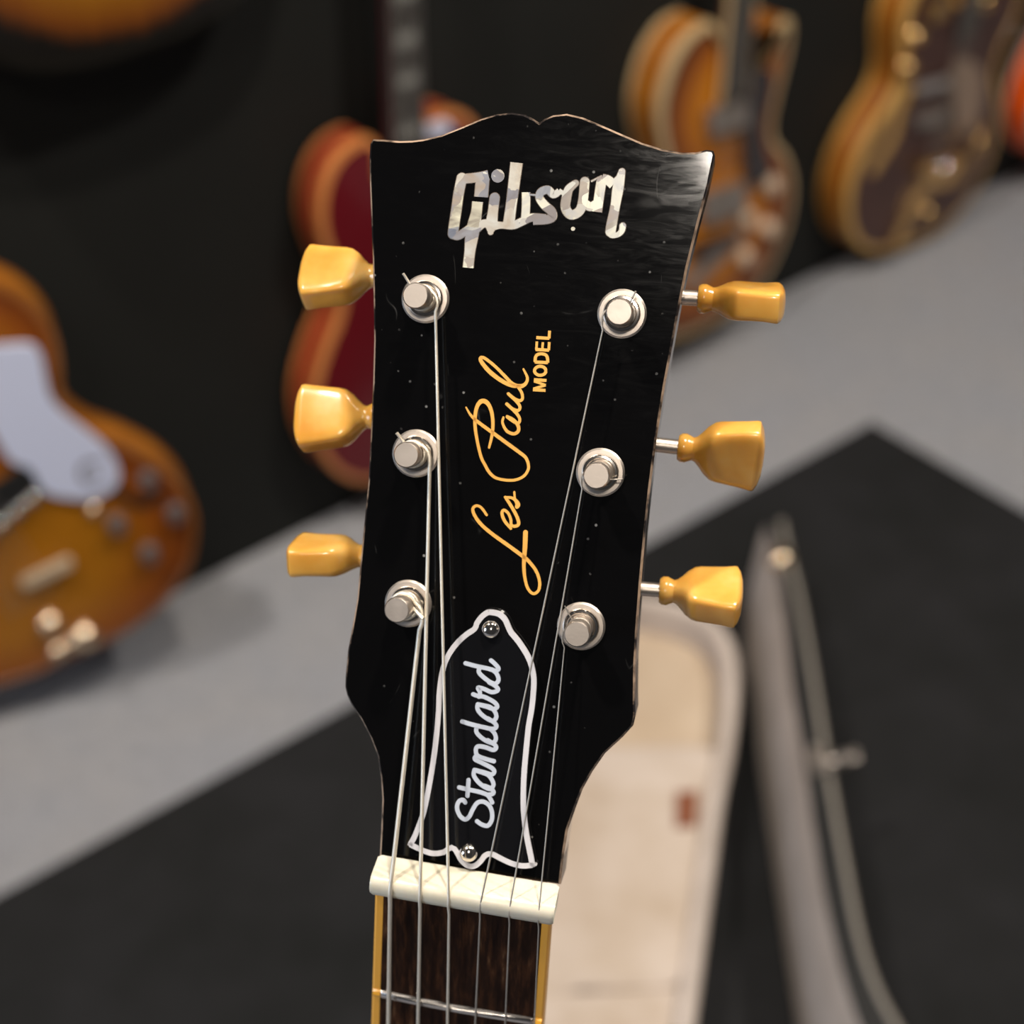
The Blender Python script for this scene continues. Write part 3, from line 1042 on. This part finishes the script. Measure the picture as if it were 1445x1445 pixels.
# truss rod cover
tc = [(692.5, 860), (706, 863), (716, 872), (721.4, 884), (725, 891), (735, 903), (747, 921.6), (753.5, 937), (757.3, 956.6), (756.6, 979), (754, 1002), (750, 1025), (746.5, 1058), (743.5, 1093), (742.5, 1124), (743.2, 1147),
      (746.8, 1177), (755, 1219), (752, 1223.5), (737, 1225), (720, 1221), (704, 1213.5), (694, 1208.5), (687.5, 1209.5), (681.8, 1216.6), (674, 1223.5), (665, 1225.8), (656, 1222.8), (648, 1215), (643, 1206), (637.6, 1199.5),
      (628, 1205.5), (613, 1207.5), (601, 1205), (587, 1199), (576, 1193), (576.5, 1188.5), (583, 1176), (592.5, 1151), (597, 1134), (604, 1098), (609.5, 1063), (613, 1032.7), (615.6, 1002), (616.5, 979), (619, 957), (624, 935),
      (633, 917), (645, 901.8), (657.4, 891), (667, 884.5), (670, 877), (677, 867.5), (685, 861.5)]
tcp = ccw([(q.x, q.y) for q in catmull([(*H(x, y, 1.6), 0) for x, y in tc], 3, True)])
v, f = loft([[(x, y, 0.02) for x, y in tcp], [(x, y, 1.2) for x, y in tcp], [(x, y, 1.9) for x, y in offset(tcp, .3)]])
cover = tag(build('truss_rod_cover', v, f, M['black_ply'], front), 'glossy black bell shaped cover with a white edge')
bp = offset(tcp, .66)
bp = bp + bp[:1]
v, f = ribbon(bp, 1.3, .05, 2.0, False)
build('cover_border', v, f, M['white_ply'], cover)
mb = MB()
C5, C6 = (630, 910, 9.63), (630, 1040, 9.63)
SW = 6.2


def pen_cover(pts, frm, w_=SW):
    p = [H(x, y, 2.0) for x, y in zz(pts, *frm)]
    p = [(q.x, q.y) for q in catmull([(x, y, 0) for x, y in p], 6)]
    STEP[0] += 1
    mb.add(*ribbon(p, w_ / 6.0, 1.85, 2.0 + .0035 * (STEP[0] % 24)))


pen_cover([(255, 890), (225, 856), (170, 875), (143, 960), (180, 1065), (250, 1120), (310, 1080), (360, 980), (420, 895), (500, 880), (580, 930), (618, 1020), (615, 1130), (560, 1205), (480, 1190), (415, 1145)], C6)
pen_cover([(172, 685), (300, 715), (450, 748), (550, 785), (590, 830), (622, 890)], C6)
pen_cover([(300, 585), (285, 800)], C6)
pen_cover([(555, 785), (622, 775), (640, 745), (600, 700), (520, 665)], C6)
pen_cover([(380, 450), (372, 520), (430, 610), (520, 680), (595, 705), (638, 655), (622, 590), (570, 520), (490, 485), (380, 450)], C6)
pen_cover([(380, 448), (500, 478), (610, 508), (650, 475), (620, 425), (500, 360), (400, 312), (385, 285), (405, 255)], C6)
pen_cover([(645, 330), (520, 295), (420, 250), (400, 175), (430, 128), (530, 140), (630, 175), (675, 150), (655, 105), (560, 45)], C6)
pen_cover([(215, 1042), (330, 1078), (500, 1118), (620, 1142), (678, 1115), (655, 1060), (560, 1000)], C5)
pen_cover([(408, 1125), (410, 1190), (480, 1265), (580, 1325), (640, 1330), (672, 1270), (648, 1195), (590, 1140)], C5)
pen_cover([(425, 808), (422, 870), (470, 940), (570, 1015), (640, 1030), (678, 975), (650, 895), (590, 845), (510, 825), (425, 808)], C5)
pen_cover([(425, 808), (540, 840), (640, 870), (690, 840), (650, 780), (520, 710), (430, 695), (362, 672)], C5)
pen_cover([(440, 705), (455, 645), (428, 582), (510, 600), (610, 642), (680, 630), (700, 600), (660, 555), (580, 510)], C5)
pen_cover([(258, 250), (400, 288), (560, 322), (660, 350), (708, 325), (660, 260), (605, 212)], C5)
pen_cover([(448, 320), (442, 375), (510, 445), (600, 510), (670, 525), (708, 470), (680, 390), (620, 335)], C5)
tag(mb.build('cover_script', M['white_ink'], cover), 'white script lettering')
for px, py in ((692, 889), (660.5, 1205)):
    x, y = H(px, py, 3)
    v, f = lathe([(2.35, 1.9), (2.3, 2.3), (1.9, 3.1), (1.2, 3.6), (0, 3.75)], 20, x, y)
    s_ = build('cover_screw', v, f, M['chrome'], cover, True)

# tuners: washer centre, post top centre, button data
TUN = [((599.8, 421.5), (586, 417), -1, (547, 389), (425, 391), 36, 'right'), ((586.4, 640), (573, 642), -1, (540, 588), (418, 591), 21, 'right'), ((575.5, 852), (559.6, 861), -1, (531, 785), (410, 782), 78, 'right'),
       ((877.5, 442.5), (873.7, 440), 1, (984, 421), (1108, 428), 76, 'left'), ((847, 666.7), (841.4, 671.6), 1, (956, 631), (1078, 645), -27, 'left'), ((819.8, 884), (814, 895), 1, (930, 833), (1048, 843), 58, 'left')]
BZ = -20.0
posts = []
for (wx, wy), (tx, ty), sd, (b0x, b0y), (b1x, b1y), roll, _ in TUN:
    x0, y0 = H(wx, wy, .8)
    x1, y1 = H(tx, ty, 11)
    lean = ((x1 - x0) / 10.2, (y1 - y0) / 10.2)
    bx, by = x0 - lean[0] * .8, y0 - lean[1] * .8
    posts.append((bx, by, lean))
    v, f = lathe([(5.75, 0.0), (5.75, .45), (5.3, .95), (4.4, 1.0)], 40, x0, y0)
    tuner = build('tuner', v, f, M['nickel'], front, True)
    v, f = lathe([(4.4, .4), (4.38, 1.4), (4.05, 1.95), (3.5, 2.0), (3.25, 1.6)], 36, x0, y0)
    build('bushing', v, f, M['chrome'], tuner, True)
    v, f = lathe([(2.9, .3), (2.9, 2.5), (2.45, 3.2), (2.45, 6.4), (3.0, 7.0), (3.08, 10.5), (2.75, 11.0), (0, 11.0)], 36, bx, by, lean)
    post = build('post', v, f, M['nickel'], tuner, True)
    # gear housing behind the headstock
    ax, ay = H(b0x, b0y, BZ)
    ex, ey = H(b1x, b1y, BZ)
    ddir = Vector((ex - ax, ey - ay, 0)).normalized()
    hx = x0
    v, f = loft([[(x0 - 7, y0 - 12, z), (x0 + 7, y0 - 12, z), (x0 + 7, y0 + 10, z), (x0 - 7, y0 + 10, z)] for z in (-14.6, -24)])
    build('gear_housing', v, f, M['chrome'], tuner)
    st = Vector((ax, ay, BZ)) - ddir * 24
    v, f = tube([st, Vector((ax, ay, BZ)) + ddir * 4], 1.85, 16)
    build('shaft', v, f, M['nickel'], tuner, True)
    # keystone button, lofted along the shaft: (x, half width, half thickness, roundness)
    L = (Vector((ex, ey, 0)) - Vector((ax, ay, 0))).length
    k_ = L / 21.0
    prof = [(0, 1.9, 1.9, 2), (.15, 3.0, 3.0, 2), (.9, 3.55, 3.55, 2), (2.0, 3.6, 3.6, 2), (2.9, 3.2, 3.2, 2), (3.7, 2.85, 2.85, 2), (4.5, 3.1, 3.0, 2.2), (5.6, 4.2, 3.4, 2.6), (7.0, 5.8, 3.9, 3.4),
            (8.6, 6.9, 4.15, 4.5), (10, 7.2, 4.1, 5.5), (13, 7.6, 3.85, 6.5), (16, 8.05, 3.8, 6.5), (18.6, 8.45, 4.0, 6.5), (19.3, 8.3, 4.05, 6), (20.1, 6.9, 3.75, 5), (20.75, 4.6, 2.9, 4), (21, 2.0, 1.3, 3)]
    rings = []
    R_ = math.radians(roll)
    u = ddir
    wv_ = Vector((-u.y, u.x, 0))
    if wv_.y < 0:
        wv_ = -wv_
    nz_ = Vector((0, 0, 1))
    wa = wv_ * math.cos(R_) - nz_ * math.sin(R_)
    ta = wv_ * math.sin(R_) + nz_ * math.cos(R_)
    for xx, hw, ht, e in prof:
        ring = []
        for k in range(40):
            a_ = 2 * PI * k / 40
            c_, s2 = math.cos(a_), math.sin(a_)
            q = Vector((ax, ay, BZ)) + u * xx * k_ + wa * (hw * math.copysign(abs(c_) ** (2 / e), c_)) + ta * (ht * math.copysign(abs(s2) ** (2 / e), s2))
            ring.append(tuple(q))
        rings.append(ring if sd > 0 else ring[::-1])
    v, f = loft(rings)
    build('button', v, f, M['button'], tuner, True)

# nut (in neck coordinates)
NW2 = 22.2
prof = [(.7, 1.0), (0.8, 7.8), (.3, 9.2), (-.8, 10.0), (-2.8, 10.1), (-4.2, 9.6), (-5.0, 8.2), (-5.1, 2.0)]
rings = []
for x, s_ in ((-NW2 - .0, .75), (-NW2 - .25, .9), (-NW2 + .6, 1.0), (NW2 - .6, 1.0), (NW2 + .25, .9), (NW2, .75)):
    cy_, cz_ = -2.2, 6
    rings.append([nk(x, cy_ + (y - cy_) * s_, cz_ + (z - cz_) * s_) for y, z in prof])
v, f = loft(rings)
build('nut', v, f, M['bone'], front, True)

# fingerboard, binding, frets, neck, body
YF = -5.0
SCALE = 628.0
FB0, FB1 = 2.6, 7.2


def hw_(y):
    return 21.6 + (28.0 - 21.6) * (YF - y) / 460.0


YE = YF - 462
v, f = loft([[nk(s_ * (hw_(y) - 2.1), y, z) for s_, z in ((-1, FB0), (1, FB0), (1, FB1), (.5, FB1 + .35), (-.5, FB1 + .35), (-1, FB1))] for y in (YE, -300, -200, -120, -60, YF + 1)])
build('fingerboard', v, f, M['rosewood'], front)
for sg in (-1, 1):
    v, f = loft([[nk(sg * (hw_(y) - 2.1), y, FB0), nk(sg * hw_(y), y, FB0), nk(sg * hw_(y), y, FB1 - .3), nk(sg * (hw_(y) - .5), y, FB1 + .05), nk(sg * (hw_(y) - 2.1), y, FB1 + .05)] for y in (YE, YF + .5)])
    build('fingerboard_binding', v, f, M['amber_binding'], front)
for k in range(1, 23):
    y = YF - SCALE * (1 - 2 ** (-k / 12))
    ww = hw_(y)
    mbf = MB()
    sec = [(-1.15, 0), (-1.0, .6), (-.5, 1.0), (.5, 1.0), (1.0, .6), (1.15, 0)]
    rings = []
    for x, hh in ((-ww + 2.2, .35), (-ww + 2.8, .85), (-ww * .5, 1), (0, 1.02), (ww * .5, 1), (ww - 2.8, .85), (ww - 2.2, .35)):
        rings.append([nk(x, y + a_, FB1 + .1 + .33 * (1 - abs(x) / ww) + b_ * hh) for a_, b_ in sec])
    mbf.add(*loft(rings))
    fo = mbf.build('fret', M['fret'], front, True)
    if k == 1:
        for sg in (-1, 1):
            v, f = loft([[nk(sg * (ww - d), y + a_ * sc2, FB1 + b_) for a_, b_ in ((-1.2, 0), (-.9, .6), (0, .95), (.9, .6), (1.2, 0))] for d, sc2 in ((.35, .9), (1.2, 1), (2.25, 1))])
            build('binding_nib', v, f, M['amber_binding'], fo, True)
rings = []
for y, dz in ((-395, 24), (-380, 21), (-200, 19), (-60, 17), (-10, 16), (-4.5, 15)):
    rings.append([nk((hw_(y) - .15) * math.cos(PI + k * PI / 12), y, FB0 + dz * math.sin(PI + k * PI / 12)) for k in range(13)])
v, f = loft(rings)
build('neck', v, f, M['mahogany'], front, True)
# solid body below the picture
BY = -802.0
LPH = [(0, 0), (60, 4), (115, 28), (150, 75), (164, 130), (158, 185), (132, 235), (112, 265), (108, 290), (116, 325)]
LP = LPH + [(128, 365), (126, 395), (108, 410), (80, 398), (50, 376), (28, 362), (-28, 415), (-60, 432), (-95, 420), (-120, 385), (-124, 350)] + [(-x, y) for x, y in LPH[:0:-1]]
lo = ccw([(q.x, q.y) for q in catmull([(x, y, 0) for x, y in LP], 4, True)])
v, f = loft([[(x, y, z) for x, y in offset(lo, d)] for d, z in ((3, -52), (0, -50), (0, -6), (3, -3), (20, 0))])
nb = len(lo)
bd = build('body', v, f, None, front, True, [M['burst_front'], M['mahogany']], [1] * (2 * nb) + [0] * (2 * nb) + [1, 0])
ex_, ey_, ez_ = Vector(nk(1, 0, 0)), Vector(nk(0, 1, 0)), Vector(nk(0, 0, 1))
mm = Matrix((ex_, ey_, ez_)).transposed().to_4x4()
bd.matrix_local = mm @ Matrix.Translation((0, BY * .001, -.004))

# strings: (nut crossing, lower point, point near the post), radius, wound
STR = [((551, 1235), (548, 1445), (592, 889), .57, 1, 2), ((593.5, 1238), (589.8, 1445), (606.5, 652), .47, 1, 1), ((634.2, 1243), (631.4, 1445), (614.5, 440), .37, 1, 0),
       ((679, 1255), (670.5, 1445), (850.5, 466), .23, 0, 3), ((720.5, 1262), (712.7, 1445), (821.5, 690), .20, 0, 4), ((762, 1267), (753.8, 1445), (796.5, 914), .17, 0, 5)]
TAIL = {0: ((578, 400), (569, 386)), 1: ((570, 624), (560, 611)), 2: ((583, 859), (597, 873)), 3: ((890, 425), (897, 411)), 4: ((862, 677), (879, 676)), 5: ((807, 874), (797, 855))}
for nutp, low, pp, r, wound, ti in STR:
    zn = 9.85 + r * .6
    x0, y0 = on_neck(nutp[0], nutp[1], zn)
    x1, y1 = on_neck(low[0], low[1], zn)
    path = []
    for y in (-640, -400, -200, -80, -20, -6):
        path.append(Vector(nk(x0 + (x1 - x0) * (y - y0) / (y1 - y0), y, zn - .5 + (1.0 if y < -100 else .3))))
    path.append(Vector(nk(x0, -3.2, zn)))
    path.append(Vector(nk(x0, -1.0, zn - .15)))
    bx, by, ln = posts[ti]
    zt = 5.2
    hx_, hy_ = H(pp[0], pp[1], zt)
    st = path[-1]
    en = Vector((hx_, hy_, zt))
    for k in range(1, 13):
        path.append(st.lerp(en, k / 12))
    # wraps down around the post
    cx_, cy_ = bx + ln[0] * zt, by + ln[1] * zt
    a0 = math.atan2(en.y - cy_, en.x - cx_)
    rad0 = (Vector((en.x - cx_, en.y - cy_))).length
    dirn = 1 if ti < 3 else -1
    turns = 2.2
    ns = 56
    for k in range(1, ns + 1):
        u_ = k / ns
        a_ = a0 + dirn * u_ * turns * 2 * PI
        rr = 2.5 + r if k > 5 else rad0 + (2.5 + r - rad0) * k / 5
        z_ = zt + .0 - (2 * r + .05) * u_ * turns if wound else zt - .9 * u_
        path.append(Vector((bx + ln[0] * z_ + rr * math.cos(a_), by + ln[1] * z_ + rr * math.sin(a_), z_)))
    mb = MB()
    mb.add(*tube(path, r, 10))
    (qa, qb) = TAIL[ti]
    pa, pb = H(qa[0], qa[1], 6.2), H(qb[0], qb[1], 7.5)
    cpt = (bx + ln[0] * 6, by + ln[1] * 6, 5.8)
    mb.add(*tube([cpt, (pa[0], pa[1], 6.2), (pb[0], pb[1], 7.5)], max(r * .9, .12), 8))
    s_ = mb.build('string', M['wound'] if wound else M['steel'], front, True)
    tag(s_, 'thick wound string' if wound else 'thin plain steel string')
